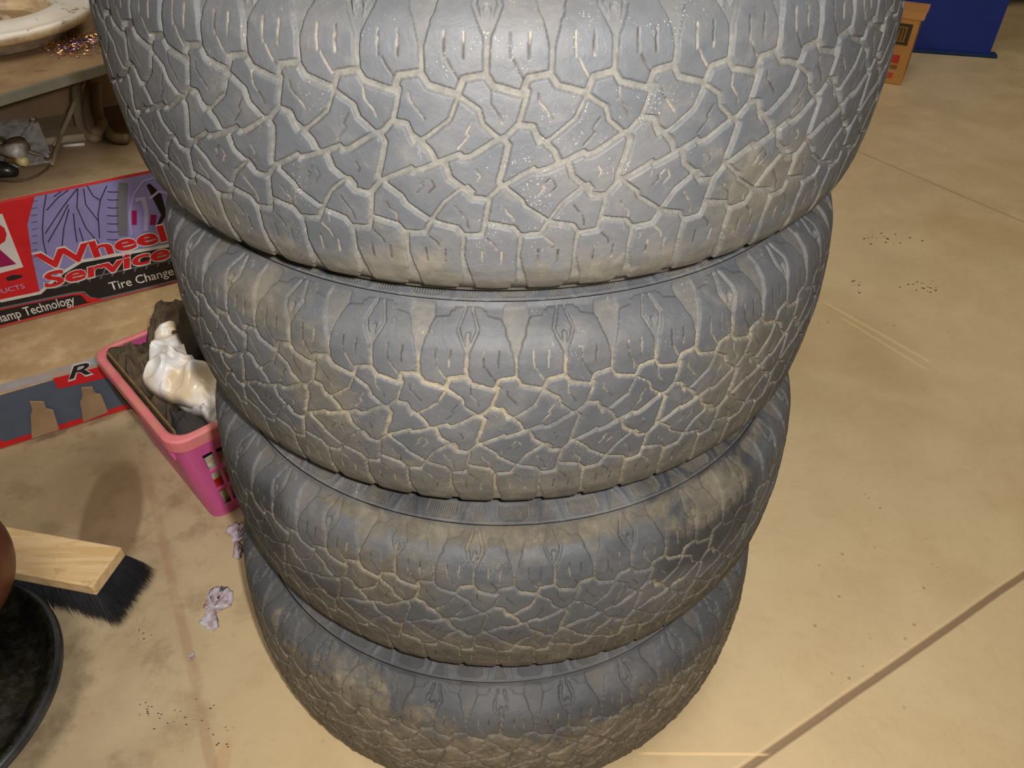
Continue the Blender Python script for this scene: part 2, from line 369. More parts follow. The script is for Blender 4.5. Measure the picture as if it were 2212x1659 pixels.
def make_tire(i, cen, phase, ds, mat, label, opt):
    zb = cen[2]-SP/2
    root = empty('tire', (cen[0], cen[1], zb), label=label, cat='tire', group='tires in the stack')
    rng = np.random.default_rng(10+i)
    # columns: fine over the front, coarser at the back
    half = 1.72; nf = int(2*half*.4/ds); th1 = np.linspace(-half, half, nf, endpoint=False)
    nb = int((2*math.pi-2*half)*.4/.005); th2 = np.linspace(half, 2*math.pi-half, nb, endpoint=False)
    th = np.concatenate([th1, th2])
    hf = np.linspace(-.1216, .1216, 6001); rf = np.interp(np.abs(hf), PH, PR)
    rf = np.convolve(np.pad(rf, 120, 'edge'), np.hanning(241)/np.hanning(241).sum(), 'valid')
    s_ = np.concatenate([[0], np.cumsum(np.hypot(np.diff(hf), np.diff(rf)))])
    nr = int(s_[-1]/ds); sq = np.linspace(0, s_[-1], nr)
    h = np.interp(sq, s_, hf); r = np.interp(sq, s_, rf)
    th_h = np.gradient(h); th_r = np.gradient(r); L = np.hypot(th_h, th_r); nh_, nr_ = -th_r/L, th_h/L   # outward normal (z, r)
    T, Hh = th[:, None], h[None]
    u = 400*T-phase+wav(rng, T, Hh, 6, 60, .35); hm = Hh*1000+wav(rng, T, Hh, 6, 60, .35)
    # ragged groove edges
    rag = wav(rng, T, Hh, 10, 520, opt['rag'])
    g = sample(GS, u, hm)+rag+opt['fill']*(.5+.5*np.tanh(wav(rng, T, Hh, 8, 45, 1.2)))
    sp = sample(SS, u, hm)+rag*.3; ts = sample(TS, u, hm); ls = sample(LS, u, hm)
    gm = 1-sst(g, -.55, .45)
    out = np.maximum(sst(ts, -.5, .6), sst(ls, -.6, .8))
    dep = opt['depth']*(1-sst(-hm, 82, 100)*.45)
    disp = -gm*dep
    disp = np.minimum(disp, -out*np.where(hm > 0, 1.6, 2.2))
    # the little diamond between the slots stands half proud
    sm = (1-sst(sp, -.1, .45))*(1-gm)*(1-out)
    disp -= sm*opt['sipe']
    disp += wav(rng, T, Hh, 10, 14, .35)+wav(rng, T, Hh, 14, 160, .08)+opt['rough']*1.6*np.abs(wav(rng, T, Hh, 14, 170, 1.))*sst(-hm, -70, 20)
    # rounding of worn block edges
    disp -= (1-gm)*np.exp(-np.clip(g, 0, 5)/1.2)*opt['round']
    # chunky worn lugs on the lower shoulder
    fade = sst(121.6-np.abs(hm), 0, 4)
    disp *= fade
    disp /= 1000
    rr = r[None]+disp*nr_[None]; zz = h[None]+disp*nh_[None]
    V = np.stack([rr*np.sin(T), -rr*np.cos(T), zz+SP/2], -1)
    gcol = gm*fade*(1-.72*sst(hm, 80, 90))*(1-.5*sst(-hm, 74, 90))
    pm_ = np.zeros_like(gm)
    for (cu, ch, su, sh) in opt['patch']: pm_ = np.maximum(pm_, np.exp(-((400*T-cu)/su)**2-((Hh*1000-ch)/sh)**2))
    A = dict(groove=gcol, sipe=sm, patch=pm_, hh=np.broadcast_to(Hh/.12, gm.shape), knurl=np.zeros_like(gm), kphase=np.zeros_like(gm))
    grid_mesh('tread', V, nr, len(th), A, mat, root)
    # sidewalls
    sp_ = np.array([[.1216, .356], [.1246, .3485], [.1272, .34], [.1288, .33], [.12925, .318], [.1286, .30], [.126, .28], [.121, .262], [.1155, .247], [.109, .233], [.104, .226], [.099, .222]])
    cs = np.concatenate([[0], np.cumsum(np.hypot(*np.diff(sp_, axis=0).T))])
    fine = np.arange(0, .052, .0008); co_ = np.arange(.052, cs[-1], .004); q = np.concatenate([fine, co_, [cs[-1]]])
    hs = np.interp(q, cs, sp_[:, 0]); rs = np.interp(q, cs, sp_[:, 1])
    k = np.hanning(9); k /= k.sum()
    hs2 = np.convolve(np.pad(hs, 4, 'edge'), k, 'valid'); rs2 = np.convolve(np.pad(rs, 4, 'edge'), k, 'valid')
    hs2[0], rs2[0] = hs[0], rs[0]; hs, rs = hs2, rs2
    stp = 2 if i == 0 else 1
    ths = np.concatenate([np.linspace(-half, half, int(2*half*.35/.0012)//stp, endpoint=False), np.linspace(half, 2*math.pi-half, 260, endpoint=False)])
    for sgn in (1, -1):
        if sgn < 0: ths_ = np.linspace(0, 2*math.pi, 500, endpoint=False)
        else: ths_ = ths
        T2 = ths_[:, None]; Q = (q*1000)[None]
        uu = (400*T2-phase)
        v = np.abs((uu+21.7+P/2) % P-P/2)          # distance from the diamond slot
        tri = sst((Q-2.5)*1.0, 0, 1)*sst((10.5-(Q-2.5)*.42)-v, 0, .8)     # triangle
        rib = (1-sst(np.abs(v-(15.5-(Q-2.5)*.25)), 1.5, 3.5))
        ke = 24+np.clip(9-Q, 0, 9)*1.3
        trap = sst(v-ke, 0, .8)*sst(Q, 4, 5)
        frame = (1-sst(np.abs(v-ke), 0, 1.4))*sst(Q, 3, 4)
        linr = 1-sst(np.abs(Q-1.6), 0, .9)
        dsp = -.8*tri*sst(26-Q, 0, 5)-.8*trap*sst(26-Q, 0, 5)+1.0*rib*sst(30-Q, 0, 6)+.7*frame-.7*linr+wav(rng, T2, Q*.001, 8, 60, .12)
        # raised circumferential ribs near the bead
        dsp = dsp+1.2*(1-sst(np.abs(Q-118), 1, 3))
        dsp = dsp*sst(Q, 0, .8)/1000
        dz = sgn*dsp*sst(Q, 0, 25)*.8+sgn*dsp*.4; dr = dsp*(1-sst(Q, 5, 40))*.6
        V = np.stack([(rs[None]+dr)*np.sin(T2), -(rs[None]+dr)*np.cos(T2), sgn*hs[None]+dz+SP/2], -1)
        if sgn > 0: V = V[::1]
        kn = np.clip(tri+trap, 0, 1)*sst(26-Q, 0, 5)
        A = dict(groove=np.clip(linr*.6+frame*.45*sst(26-Q, 0, 5)+kn*.35, 0, 1)+0*T2, sipe=np.zeros_like(kn), hh=np.full_like(kn, .9), knurl=kn, kphase=uu*2*math.pi/2.8+0*Q)
        if sgn < 0: V = V[:, ::-1]; A = {k_: a[:, ::-1] for k_, a in A.items()}
        grid_mesh('sidewall', V, len(q), len(ths_), A, mat, root)
    # inside of the carcass
    pr = [(.222, .099+SP/2), (.228, .094+SP/2), (.25, .100+SP/2), (.30, .112+SP/2), (.345, .105+SP/2), (.375, .07+SP/2), (.383, SP/2),
          (.375, SP/2-.07), (.345, SP/2-.105), (.30, SP/2-.112), (.25, SP/2-.100), (.228, SP/2-.094), (.222, SP/2-.099)]
    Vv, Ff = lathe(pr, 160)
    mesh_obj('inner_liner', Vv, Ff, M_liner, root, True)
    return root

SP = .2585
M_liner = simple('inner_rubber', (48, 48, 50), .6, .3)
CEN = [(0, 0, 3.5*SP), (.0003, .0054, 2.5*SP), (.0035, -.0238, 1.5*SP), (-.0081, -.0522, .5*SP)]
R0 = rubber('dusty_rubber', 0, (98, 95, 89), (78, 73, 63), (-.25, -.95), .8, .25)
R1 = rubber('scuffed_rubber', 1, (126, 117, 99), (76, 71, 61), (.1, -.8), .75, .28, .2, patchy=(.38, .6, .35, 1.))
R2 = rubber('black_patched_rubber', 2, (124, 114, 96), (77, 71, 60), (.4, -.7), .8, .35, .8, patchy=(.4, .6, .35, 1.))
R3 = rubber('muddy_rubber', 3, (118, 108, 92), (98, 89, 74), (.95, .1), .85, .35, .3, patchy=(.45, .6, .2, 1.))
make_tire(0, CEN[0], 12.7, .00085, R0, 'topmost tire of the stack, wide clean beige grooves and large dusty blocks',
          dict(rag=.10, fill=0, depth=3.6, sipe=.8, rough=0, round=.15, patch=[(215, -40, 70, 50), (-260, -75, 60, 26), (60, -95, 400, 22)]))
make_tire(1, CEN[1], -9.1, .00095, R1, 'second tire from the top, sandy dirt caked in its grooves, just under the topmost tire',
          dict(rag=.28, fill=.9, depth=3.2, sipe=.7, rough=.03, round=.22, patch=[(255, 10, 90, 90), (-250, 95, 90, 25), (50, -90, 500, 26), (-180, 30, 60, 60)]))
make_tire(2, CEN[2], -12.7, .0011, R2, 'third tire from the top, with shiny black shoulder blocks at its right side',
          dict(rag=.38, fill=1.3, depth=3.0, sipe=.6, rough=.12, round=.5, patch=[(260, 100, 90, 22), (-150, 60, 90, 60), (-20, -60, 200, 40), (40, 115, 400, 9)]))
make_tire(3, CEN[3], 27, .0012, R3, 'bottom tire of the stack, standing on the floor and coated in brown mud',
          dict(rag=.8, fill=1.4, depth=3.6, sipe=.3, rough=.52, round=.7, patch=[(-200, 60, 160, 60), (200, 20, 150, 60)]))

# ------------------------------------------------------------------ cardboard boxes on the left
ANG = math.radians(29.2)
BX = at(0, 971)[:2]; TD = np.array([math.cos(ANG), math.sin(ANG)]); ND = np.array([-math.sin(ANG), math.cos(ANG)])
def on_face(px, py, off):                    # pixel -> (along, height) on the upright box front
    d = ray(px, py); n = np.array([ND[0], ND[1], 0]); b = np.array([BX[0], BX[1], 0])+n*off
    k = ((b-EYE)@n)/(d@n); p = EYE+k*d
    return float((p-b)@np.array([TD[0], TD[1], 0])), float(p[2])
M_kraft = simple('kraft_board', (176, 148, 108), .75, .2, var=.18, scale=7, dirt=(206, 186, 150), dirt_amt=.5, dscale=16, bump=.0006)
M_kraft_dusty = simple('dusty_kraft_board', (168, 146, 116), .8, .15, var=.2, scale=5, dirt=(120, 98, 72), dirt_amt=.5)
def flatm(name, c, rough=.35, spec=.45, var=.12, **k): return simple(name, c, rough, spec, var=var, scale=30, **k)
M_red = flatm('print_red', (204, 30, 38)); M_redge = flatm('glossy_red_edge', (205, 62, 62), .25, .6)
M_black = flatm('print_black', (34, 30, 32)); M_white = flatm('print_white', (214, 208, 204))
M_lav = flatm('print_lavender', (140, 134, 186)); M_grey = flatm('print_grey', (112, 110, 118)); M_dk = flatm('print_dark_line', (52, 46, 74))
M_mag = flatm('print_magenta', (150, 22, 84)); M_pale = flatm('print_pale_lavender', (176, 168, 206))
M_steelblue = flatm('print_slate', (84, 92, 108), .5)
def face_parent(name, off, s0, s1, z0, z1, depth, mat, **k):
    o = BX+ND*off+TD*s0
    e = empty(name, (o[0], o[1], z0), ANG, **k)
    bm = bmesh.new(); box(bm, 0, s1-s0, 0, depth, 0, z1-z0)
    bm_obj('body', bm, mat, e, bevel=.002)
    return e, s0, z0
def poly(name, par, pts, lift, mat, **k):    # printed area: a thin sheet on the box front
    e, s0, z0 = par
    n = len(pts); V = [(s-s0, -lift, z-z0) for s, z in pts]+[(s-s0, 0.0001, z-z0) for s, z in pts]
    Fc = [tuple(range(n)), tuple(range(n, 2*n))[::-1]]+[(i, n+i, n+(i+1) % n, (i+1) % n) for i in range(n)]
    return mesh_obj(name, V, Fc, mat, e, **k)
def text(name, par, body, s_l, s_r, z_b, z_t, lift, mat, bold=0., shear=0., rot=0., ref_h='H', thick=.0002, align='L'):
    e, s0, z0 = par
    cu = bpy.data.curves.new(name, 'FONT'); cu.body = body; cu.offset = bold; cu.shear = shear; cu.size = 1; cu.resolution_u = 3
    tmp = bpy.data.objects.new(name, cu); COL.objects.link(tmp)
    bpy.context.view_layer.update()
    me = bpy.data.meshes.new_from_object(tmp.evaluated_get(bpy.context.evaluated_depsgraph_get()))
    bpy.data.objects.remove(tmp)
    n = len(me.vertices); c = np.empty(n*3, np.float32); me.vertices.foreach_get('co', c); c = c.reshape(-1, 3)
    sx = (s_r-s_l)/(c[:, 0].max()-c[:, 0].min()); sz = (z_t-z_b)/.70
    x = (c[:, 0]-c[:, 0].min())*sx; z = c[:, 1]*sz
    v = np.stack([s_l-s0+x, np.full(n, -lift), z_b-z0+z+x*math.tan(rot)], -1).astype(np.float32)
    me.vertices.foreach_set('co', v.reshape(-1)); me.update(); me.materials.clear(); me.materials.append(mat)
    o = bpy.data.objects.new(name, me); COL.objects.link(o); o.parent = e
    return o
# lower box: slate printed face with red borders
zl = .131
lowb = face_parent('cardboard_box', 0, -.25, .62, 0, zl, .54, M_kraft, label='low kraft cardboard box on the floor with slate printed side and red edges', cat='box')
o = lowb[0]
poly('printed_side', lowb, [(-.249, .004), (.60, .004), (.60, zl-.004), (-.249, zl-.004)], .0006, M_steelblue, label='slate blue printed side')
poly('border', lowb, [(.0, .003), (.60, .003), (.60, .016), (.0, .016)], .0012, M_red, label='red border strip along the bottom')
poly('border', lowb, [(.0, .016), (.012, .016), (-.002, .075), (-.012, .075)], .0012, M_red, label='slanted red strip')
C3 = lambda x, y: on_face(x/3.07, 640+y/3.07, 0)
pts = [C3(350, 545), C3(650, 470), (C3(650, 470)[0]+.03, C3(650, 470)[1]), (C3(650, 470)[0]+.05, C3(650, 560)[1]-.002), C3(385, 612)]
poly('logo_panel', lowb, pts, .0013, M_red, label='red logo panel')
a, b = C3(450, 565), C3(540, 490)
text('logo_letter', lowb, 'R', a[0], a[0]+.052, a[1]+.002, a[1]+.036, .0016, M_white, .04, .35)
text('logo_letter', lowb, 'R', a[0]+.003, a[0]+.049, a[1]+.005, a[1]+.033, .0020, M_black, .015, .35)
# pale tape along the front of the lower box top
bm = bmesh.new(); box(bm, 0, .86, .001, .03, 0, .0012)
bm_obj('packing_tape', bm, simple('pale_tape', (150, 152, 158), .35, .5, var=.15, dirt=(176, 140, 98), dirt_amt=.8, dscale=14), o, loc=(0, 0, zl))
# folded strap tabs standing out of the lower side
M_tab = simple('tan_strap', (150, 122, 92), .35, .5, var=.2)
for k, q in enumerate(([(195, 690), (290, 690), (306, 732), (352, 742), (388, 855), (206, 915), (200, 780), (212, 742)], [(535, 600), (612, 592), (630, 632), (668, 640), (712, 742), (545, 806), (528, 690), (545, 655)])):
    S = [C3(*p) for p in q]; zb_ = min(p[1] for p in S); zt_ = max(p[1] for p in S)
    e, s0, z0 = lowb; cx = sum(p[0] for p in S)/len(S)
    V = []; 
    for lay in (0, 1):
        for s1_, z1_ in S:
            t = (zt_-z1_)/(zt_-zb_); out_ = .003+.012*t**1.5
            V.append((s1_-s0, -(out_+.002 if lay == 0 else max(out_-.002, 0)), z1_-z0))
    n = len(S); Fc = [tuple(range(n)), tuple(range(n, 2*n))[::-1]]+[(i, n+i, n+(i+1) % n, (i+1) % n) for i in range(n)]
    t_ = mesh_obj('folded_tab', V, Fc, M_tab, e, label='tan folded tab'); bv = t_.modifiers.new('b', 'BEVEL'); bv.width = .0012; bv.segments = 2

# upper box
OFF = .245
zt = on_face(160, 400, OFF)[1]
upb = face_parent('cardboard_box', OFF, -.10, .56, zl+.001, zt, .44, M_kraft_dusty, label='large cardboard box printed with wheel service lettering, on the low box', cat='box')
C2 = lambda x, y: on_face(x/3.19, 360+y/3.19, OFF)
u0, zbm = C2(0, 1118); u1, _ = C2(1215, 800)
ztp = zt-.001
poly('printed_side', upb, [(-.099, zl+.003), (.559, zl+.003), (.559, ztp), (-.099, ztp)], .0005, M_redge, label='glossy red edged printed side')
def C2c(x, y):
    s, z = C2(x, y); return (s, min(max(z, zl+.008), ztp-.006))
poly('artwork', upb, [(-.098, zl+.008), (.557, zl+.008), (.557, ztp-.006), (-.098, ztp-.006)], .0008, M_black)
poly('artwork', upb, [(-.098, C2(0, 925)[1]), C2(0, 925), C2(275, 868), C2(225, 640), C2(188, 400), C2c(215, 150), (-.098, ztp-.006)], .0012, M_red)
# lavender picture of a tire and wheel
lavp = [C2(275, 868), C2(225, 640), C2(188, 400), C2(205, 260), C2c(218, 150), C2c(1180, -20), C2(1200, 545), C2(560, 640), C2(430, 720), C2(300, 850)]
lavp.insert(6, (C2(1180, 500)[0]+.09, ztp-.006)); lavp.insert(7, (C2(1180, 500)[0]+.09, C2(1200, 520)[1]))
poly('artwork', upb, lavp, .0011, M_lav, label='lavender picture of a tire')
def stroke(pts, wd, mat, lift=.0015):
    q = [C2c(*p) for p in pts]; L = []; Rr = []
    for i, (s, z) in enumerate(q):
        a_ = q[max(i-1, 0)]; b_ = q[min(i+1, len(q)-1)]; dx, dz = b_[0]-a_[0], b_[1]-a_[1]; l = math.hypot(dx, dz)+1e-9
        w_ = wd if not isinstance(wd, list) else wd[i]
        L.append((s-dz/l*w_, z+dx/l*w_)); Rr.append((s+dz/l*w_, z-dx/l*w_))
    poly('artwork', upb, Rr+L[::-1], lift, mat)
for q in ([(318, 190), (300, 300), (292, 420), (298, 520), (318, 600)], [(735, 130), (690, 230), (675, 330), (685, 490)],
          [(470, 160), (400, 210), (320, 300)], [(530, 150), (430, 280), (310, 460)], [(535, 150), (530, 280), (590, 420), (680, 525)],
          [(600, 130), (640, 200), (690, 230)], [(575, 150), (590, 260), (675, 370)], [(470, 260), (410, 380), (330, 520)],
          [(475, 290), (440, 420), (425, 560)], [(505, 320), (515, 420), (530, 520)], [(545, 420), (570, 500), (580, 540)], [(420, 170), (370, 205)]):
    stroke(q, .0011, M_dk)
for k in range(8):
    y = 170+k*55; stroke([(738, y), (775, y+4), (815, y+2)], .0010, M_dk)
for k in range(9):
    y = 240+k*48; stroke([(212+k*1.5, y), (258, y-8)], .0006, M_dk)
stroke([(850, 110), (838, 250), (842, 400), (850, 480)], [.009, .011, .011, .009], M_grey, .0013)
stroke([(905, 470), (890, 330), (920, 190), (985, 100), (1060, 75), (1130, 130), (1165, 240)], .0012, M_pale, .0017)
stroke([(930, 230), (985, 220), (1010, 300), (1005, 440)], [.004, .006, .005, .004], M_pale, .0016)
stroke([(1020, 120), (1080, 200), (1130, 330), (1090, 400)], [.004, .010, .006, .003], M_black, .0014)
stroke([(925, 300), (925, 400)], .005, M_mag, .0014); stroke([(1060, 330), (1050, 400)], .006, M_mag, .0014)
stroke([(1030, 220), (1090, 170), (1150, 180)], .0025, M_pale, .0018)
# grey tread pattern on the dark lower part
stroke([(0, 925), (275, 868), (420, 735), (560, 650), (900, 590), (1180, 540)], .0035, M_white, .0016)
for k in range(11):
    x = 380+k*78; y = 800-k*17
    stroke([(x, y+40), (x+28, y-18), (x+50, y-60)], .0014, M_grey, .0013)
stroke([(380, 835), (620, 765), (900, 700), (1190, 640)], .0014, M_grey, .0013)
stroke([(0, 975), (300, 912), (500, 870), (575, 862), (620, 900), (680, 912), (780, 890), (1000, 838), (1215, 790)], .0020, M_grey, .0014)
stroke([(0, 985), (300, 922), (500, 880), (560, 875), (610, 915), (680, 915), (700, 912)], [.001, .001, .0015, .003, .006, .003, .001], M_red, .0017)
# R emblem
poly('emblem', upb, [(-.09, C2(0, 320)[1]), C2(15, 322), C2(160, 690), (-.09, C2(0, 738)[1]-.005)], .0015, M_white, label='white emblem')
poly('emblem', upb, [(-.05, C2(0, 400)[1]), C2(0, 400), C2(30, 420), C2(46, 465), C2(35, 510), C2(0, 535), (-.05, C2(0, 535)[1])], .0018, M_red)
poly('emblem', upb, [(-.05, C2(0, 570)[1]), C2(0, 570), C2(112, 668), C2(0, 692), (-.05, C2(0, 692)[1])], .0018, M_mag)
stroke([(45, 775), (90, 762), (150, 752)], [.004, .006, .003], M_black, .0016)
def tx(body, p0, p1, top, mat, bold, shear, out=None, obold=.05, pre=0., post=0., rot=0.):
    a_, b_, t_ = C2(*p0), C2(*p1), C2(*top); w_ = b_[0]-a_[0]
    zb2 = (a_[1]+b_[1])/2 if not rot else a_[1]
    s_l, s_r = a_[0]-w_*pre, b_[0]+w_*post; hgt = t_[1]-zb2
    if out: text('lettering', upb, body, s_l-.0025, s_r+.0025, zb2-.0025+.0, zb2+hgt+.0025, .0020, out, obold, shear)
    text('lettering', upb, body, s_l, s_r, zb2, zb2+hgt, .0025, mat, bold, shear)
tx('Wheel', (268, 700), (1155, 512), (250, 600), M_red, .028, .0, M_white, .048)
tx('Service', (305, 820), (1178, 632), (292, 735), M_red, .028, .15, M_white, .048)
tx('Tire Changers', (760, 842), (1190, 752), (745, 795), M_white, .008, .0, post=.19)
tx('Clamp Technology', (0, 1060), (525, 945), (0, 1005), M_white, .012, .0, pre=.09)
a_, b_ = C2(175, 836), C2(0, 870)
text('lettering', upb, 'PRODUCTS', b_[0]-(a_[0]-b_[0])*.95, a_[0], (a_[1]+b_[1])/2, (a_[1]+b_[1])/2+.011, .002, M_pale, .0, .0)

# ------------------------------------------------------------------ pink laundry basket
zr = .24
L_, F_, Rr_ = at(195, 765, zr), at(367, 968, zr), at(470, 918, zr)
ux = (Rr_-F_)[:2]; ux /= np.linalg.norm(ux); uy = np.array([-ux[1], ux[0]])          # short axis, long axis
LX, LY = .235, float((L_-F_)[:2]@uy)+.01
bask = empty('plastic_basket', (F_[0], F_[1], 0), math.atan2(ux[1], ux[0]), label='pink plastic basket full of rags on the floor beside the tires', cat='basket')
def dusty_pink():
    s = NT('pink_plastic', .38, .5)
    g = s.n('ShaderNodeNewGeometry'); 
    c = s.mix(s.ramp(s.noise(14, 4), .35, .7), lin((208, 88, 150)), lin((196, 80, 138)))
    c = s.mix(s.ma('MULTIPLY', s.ramp(s.noise(30, 6, .7), .55, .75), .35), c, lin((150, 96, 100)))
    s.base(c); return s.m
M_pink = dusty_pink()
M_rimp = simple('lit_dusty_pink_rim', (214, 118, 124), .5, .4, var=.12, dirt=(196, 140, 116), dirt_amt=.7, dscale=22)  # paler than the body: real dust, plus flash brightening painted into the colour
def rring(x0, x1, y0, y1, r, xs, ys):
    """rounded rectangle ring; xs, ys = break points along straight sides (0..1)"""
    pts = []
    def corner(cx, cy, a0):
        for k in range(1, 5): a = a0+math.pi/2*k/5; pts.append((cx+r*math.cos(a), cy+r*math.sin(a)))
    for t in xs: pts.append((x0+r+(x1-x0-2*r)*t, y0))
    corner(x1-r, y0+r, -math.pi/2)
    for t in ys: pts.append((x1, y0+r+(y1-y0-2*r)*t))
    corner(x1-r, y1-r, 0)
    for t in xs[::-1]: pts.append((x0+r+(x1-x0-2*r)*t, y1))
    corner(x0+r, y1-r, math.pi/2)
    for t in ys[::-1]: pts.append((x0, y0+r+(y1-y0-2*r)*t))
    corner(x0+r, y0+r, math.pi)
    return pts
def cuts(n, m, bar):          # margin m, n holes
    out_ = [0.]; wdt = (1-2*m-(n-1)*bar)/n; p = m
    for i in range(n): out_ += [p, p+wdt]; p += wdt+bar
    return out_+[1.]
xs = cuts(6, .05, .045); ys = cuts(8, .06, .03)
zs = [.0, .028, .072, .082, .126, .136, .180, .205, zr-.004]
ins = .033
rings = []
for z in zs:
    t = 1-z/zr; d = ins*t+.006; rings.append(rring(d, LX-d, d, LY-d, .026-.006*t, xs, ys))
N = len(rings[0]); V = []; Fc = []
for z, rg in zip(zs, rings): V += [(x, y, z+.002) for x, y in rg]
nx, ny = len(xs), len(ys); seg_is = {}
for i in range(N):
    kind = None
    if i < nx-1: kind = ('x', i)
    elif nx+4 <= i < nx+4+ny-1: kind = ('ylong', i-nx-4)
    elif nx+4+ny+4 <= i < nx+4+ny+4+nx-1: kind = ('x', i-(nx+ny+8))
    elif nx+4+ny+4+nx+4 <= i < nx+4+ny+4+nx+4+ny-1: kind = ('y', i-(2*nx+ny+12))
    seg_is[i] = kind
for j in range(len(zs)-1):
    for i in range(N):
        kd = seg_is[i]; hole = False
        if kd and kd[1] % 2 == 1 and j in (1, 3, 5): hole = kd[0] in ('x', 'ylong')
        if hole: continue
        Fc.append((j*N+i, j*N+(i+1) % N, (j+1)*N+(i+1) % N, (j+1)*N+i))
Fc.append(tuple(range(N))[::-1])
ob = mesh_obj('body', V, Fc, M_pink, bask, label='pink slatted body'); sd = ob.modifiers.new('s', 'SOLIDIFY'); sd.thickness = .003; sd.offset = 1
bv = ob.modifiers.new('b', 'BEVEL'); bv.width = .001; bv.segments = 1; bv.limit_method = 'ANGLE'
# rim: lip profile swept round the top
base = rring(.0, LX, .0, LY, .034, [0, .25, .5, .75, 1], [0, .25, .5, .75, 1]); n = len(base); V = []; Fc = []
prof = [(.0, -.026), (-.001, -.003), (.002, .0), (.010, .0015), (.0145, -.001), (.0145, -.006), (.005, -.006), (.003, -.026)]
cx, cy = LX/2, LY/2
for x, y in base:
    for d, z in prof:
        x2 = x+(-1 if x > cx else 1)*d*(1 if abs(x-cx) > .001 else 0); y2 = y+(-1 if y > cy else 1)*d
        sx = 1-2*d/LX; sy = 1-2*d/LY
        V.append((cx+(x-cx)*sx, cy+(y-cy)*sy, zr+z))
m = len(prof)
for i in range(n):
    for j in range(m): Fc.append((i*m+j, ((i+1) % n)*m+j, ((i+1) % n)*m+(j+1) % m, i*m+(j+1) % m))
o = mesh_obj('rim', V, Fc, M_rimp, bask, label='wide dusty rim'); bv = o.modifiers.new('b', 'BEVEL'); bv.width = .0012; bv.segments = 2; bv.limit_method = 'ANGLE'
for yy in (.035, LY-.10):
    bm = bmesh.new(); v = box(bm, -.001, .012, yy, yy+.05, zr-.062, zr-.02)
    for q in v:
        if q.co.z < zr-.04 and q.co.x < .005: q.co.x += .009
    bm_obj('gusset', bm, M_pink, bask, bevel=.002)

# ------------------------------------------------------------------ crumpled cloth heaps
def crumple(name, outline, z0, hgt, amp, mat, seed, k=60., rings_=46, lab=None, cat=None, flat=.35, parent=None, skirt=.03, twist=1.):
    """a folded sheet heaped inside an outline (world xy points)"""
    rng = random.Random(seed); P_ = [Vector((p[0], p[1])) for p in outline]
    c = sum(P_, Vector((0, 0)))/len(P_); Q = []
    for i in range(len(P_)):
        a, b, d, e = P_[i-1], P_[i], P_[(i+1) % len(P_)], P_[(i+2) % len(P_)]
        for s in range(14):
            t = s/14; Q.append(.5*((2*b)+(d-a)*t+(2*a-5*b+4*d-e)*t*t+(3*b-a-3*d+e)*t**3))
    n = len(Q); V = []; Fc = []
    dirs = [(rng.uniform(0, math.pi), rng.uniform(.6, 1.9)*k, rng.uniform(0, 6.28)) for _ in range(5)]
    def fold(x, y):
        wn = mnoise.noise(Vector((x*12+seed, y*12, seed)))*2.2*twist; o = 0
        for i, (a, kk, ph) in enumerate(dirs):
            gate = max(0, mnoise.noise(Vector((x*9+i*7+seed, y*9, i*3.))) + .35)
            s = math.sin(kk*(x*math.cos(a)+y*math.sin(a))+ph+wn*1.6)
            o += ((1-abs(s))**2.2*1.5-.35)*gate
        return o/1.6+mnoise.noise(Vector((x*60, y*60, seed)))*.12
    for r in range(rings_+1):
        t = r/rings_
        for i in range(n):
            p = c+(Q[i]-c)*t
            e = 1-t**2.6
            z = z0+hgt*(flat+(1-flat)*e)*max(e, 0)**.35+amp*fold(p.x, p.y)*(.35+.65*max(e, 0)**.3)
            if r == rings_: z = z0-skirt
            j = .004*mnoise.noise(Vector((p.x*40, p.y*40, seed+5)))
            V.append((p.x+j, p.y-j, z))
    for r in range(rings_):
        for i in range(n): Fc.append((r*n+i, (r+1)*n+i, (r+1)*n+(i+1) % n, r*n+(i+1) % n))
    org = Vector((c.x, c.y, z0-skirt))
    V = [Vector(v)-org for v in V]
    o = mesh_obj(name, V, Fc, mat, parent, True, loc=org); sd = o.modifiers.new('s', 'SOLIDIFY'); sd.thickness = .0012; sd.offset = -1
    if lab: tag(o, lab, cat)
    return o
def cloth(name, c1, c2, rough=.85, spec=.2, sc=16, weave=True):
    s = NT(name, rough, spec); s.base(s.mix(s.ramp(s.noise(sc, 6, .65), .42, .62), lin(c1), lin(c2)))
    if weave: s.bump(s.noise(900, 2), .0004, .5)
    return s.m
Wz = lambda z, *pts: [at(px, py, z)[:2] for px, py in pts]
M_brown = cloth('brown_cotton', (92, 78, 62), (66, 56, 46)); M_char = cloth('charcoal_cloth', (58, 54, 52), (38, 37, 40))
M_wht = cloth('glossy_white_film', (226, 225, 226), (216, 196, 164), .26, .6, 11, False)
M_net = cloth('white_knit', (196, 192, 190), (160, 156, 154), .7, .3, 60)
# cardboard liner sheet seen along the long side of the rim
bm = bmesh.new(); box(bm, .020, .0235, .03, LY-.03, .172, zr+.004)
bm_obj('cardboard_liner', bm, simple('stained_board', (122, 104, 72), .8, .2, var=.35, scale=40), None, loc=(F_[0], F_[1], 0), rz=bask.rotation_euler.z,
       label='thin stained cardboard strip standing inside the long side of the pink basket', cat='cardboard')
ZC = .215
crumple('rag', Wz(ZC, (222, 778), (262, 752), (318, 735), (372, 775), (400, 850), (380, 905), (352, 918), (300, 866)), ZC-.01, .035, .026, M_brown, 3, 45,
        lab='brown cotton rag heaped in the left half of the pink basket', cat='rag', skirt=.05)
crumple('rag', Wz(ZC, (330, 858), (392, 842), (462, 862), (480, 905), (440, 925), (385, 946), (362, 934)), ZC-.012, .018, .020, M_char, 8, 36,
        lab='charcoal rag folded in the front corner of the pink basket', cat='rag', skirt=.05)
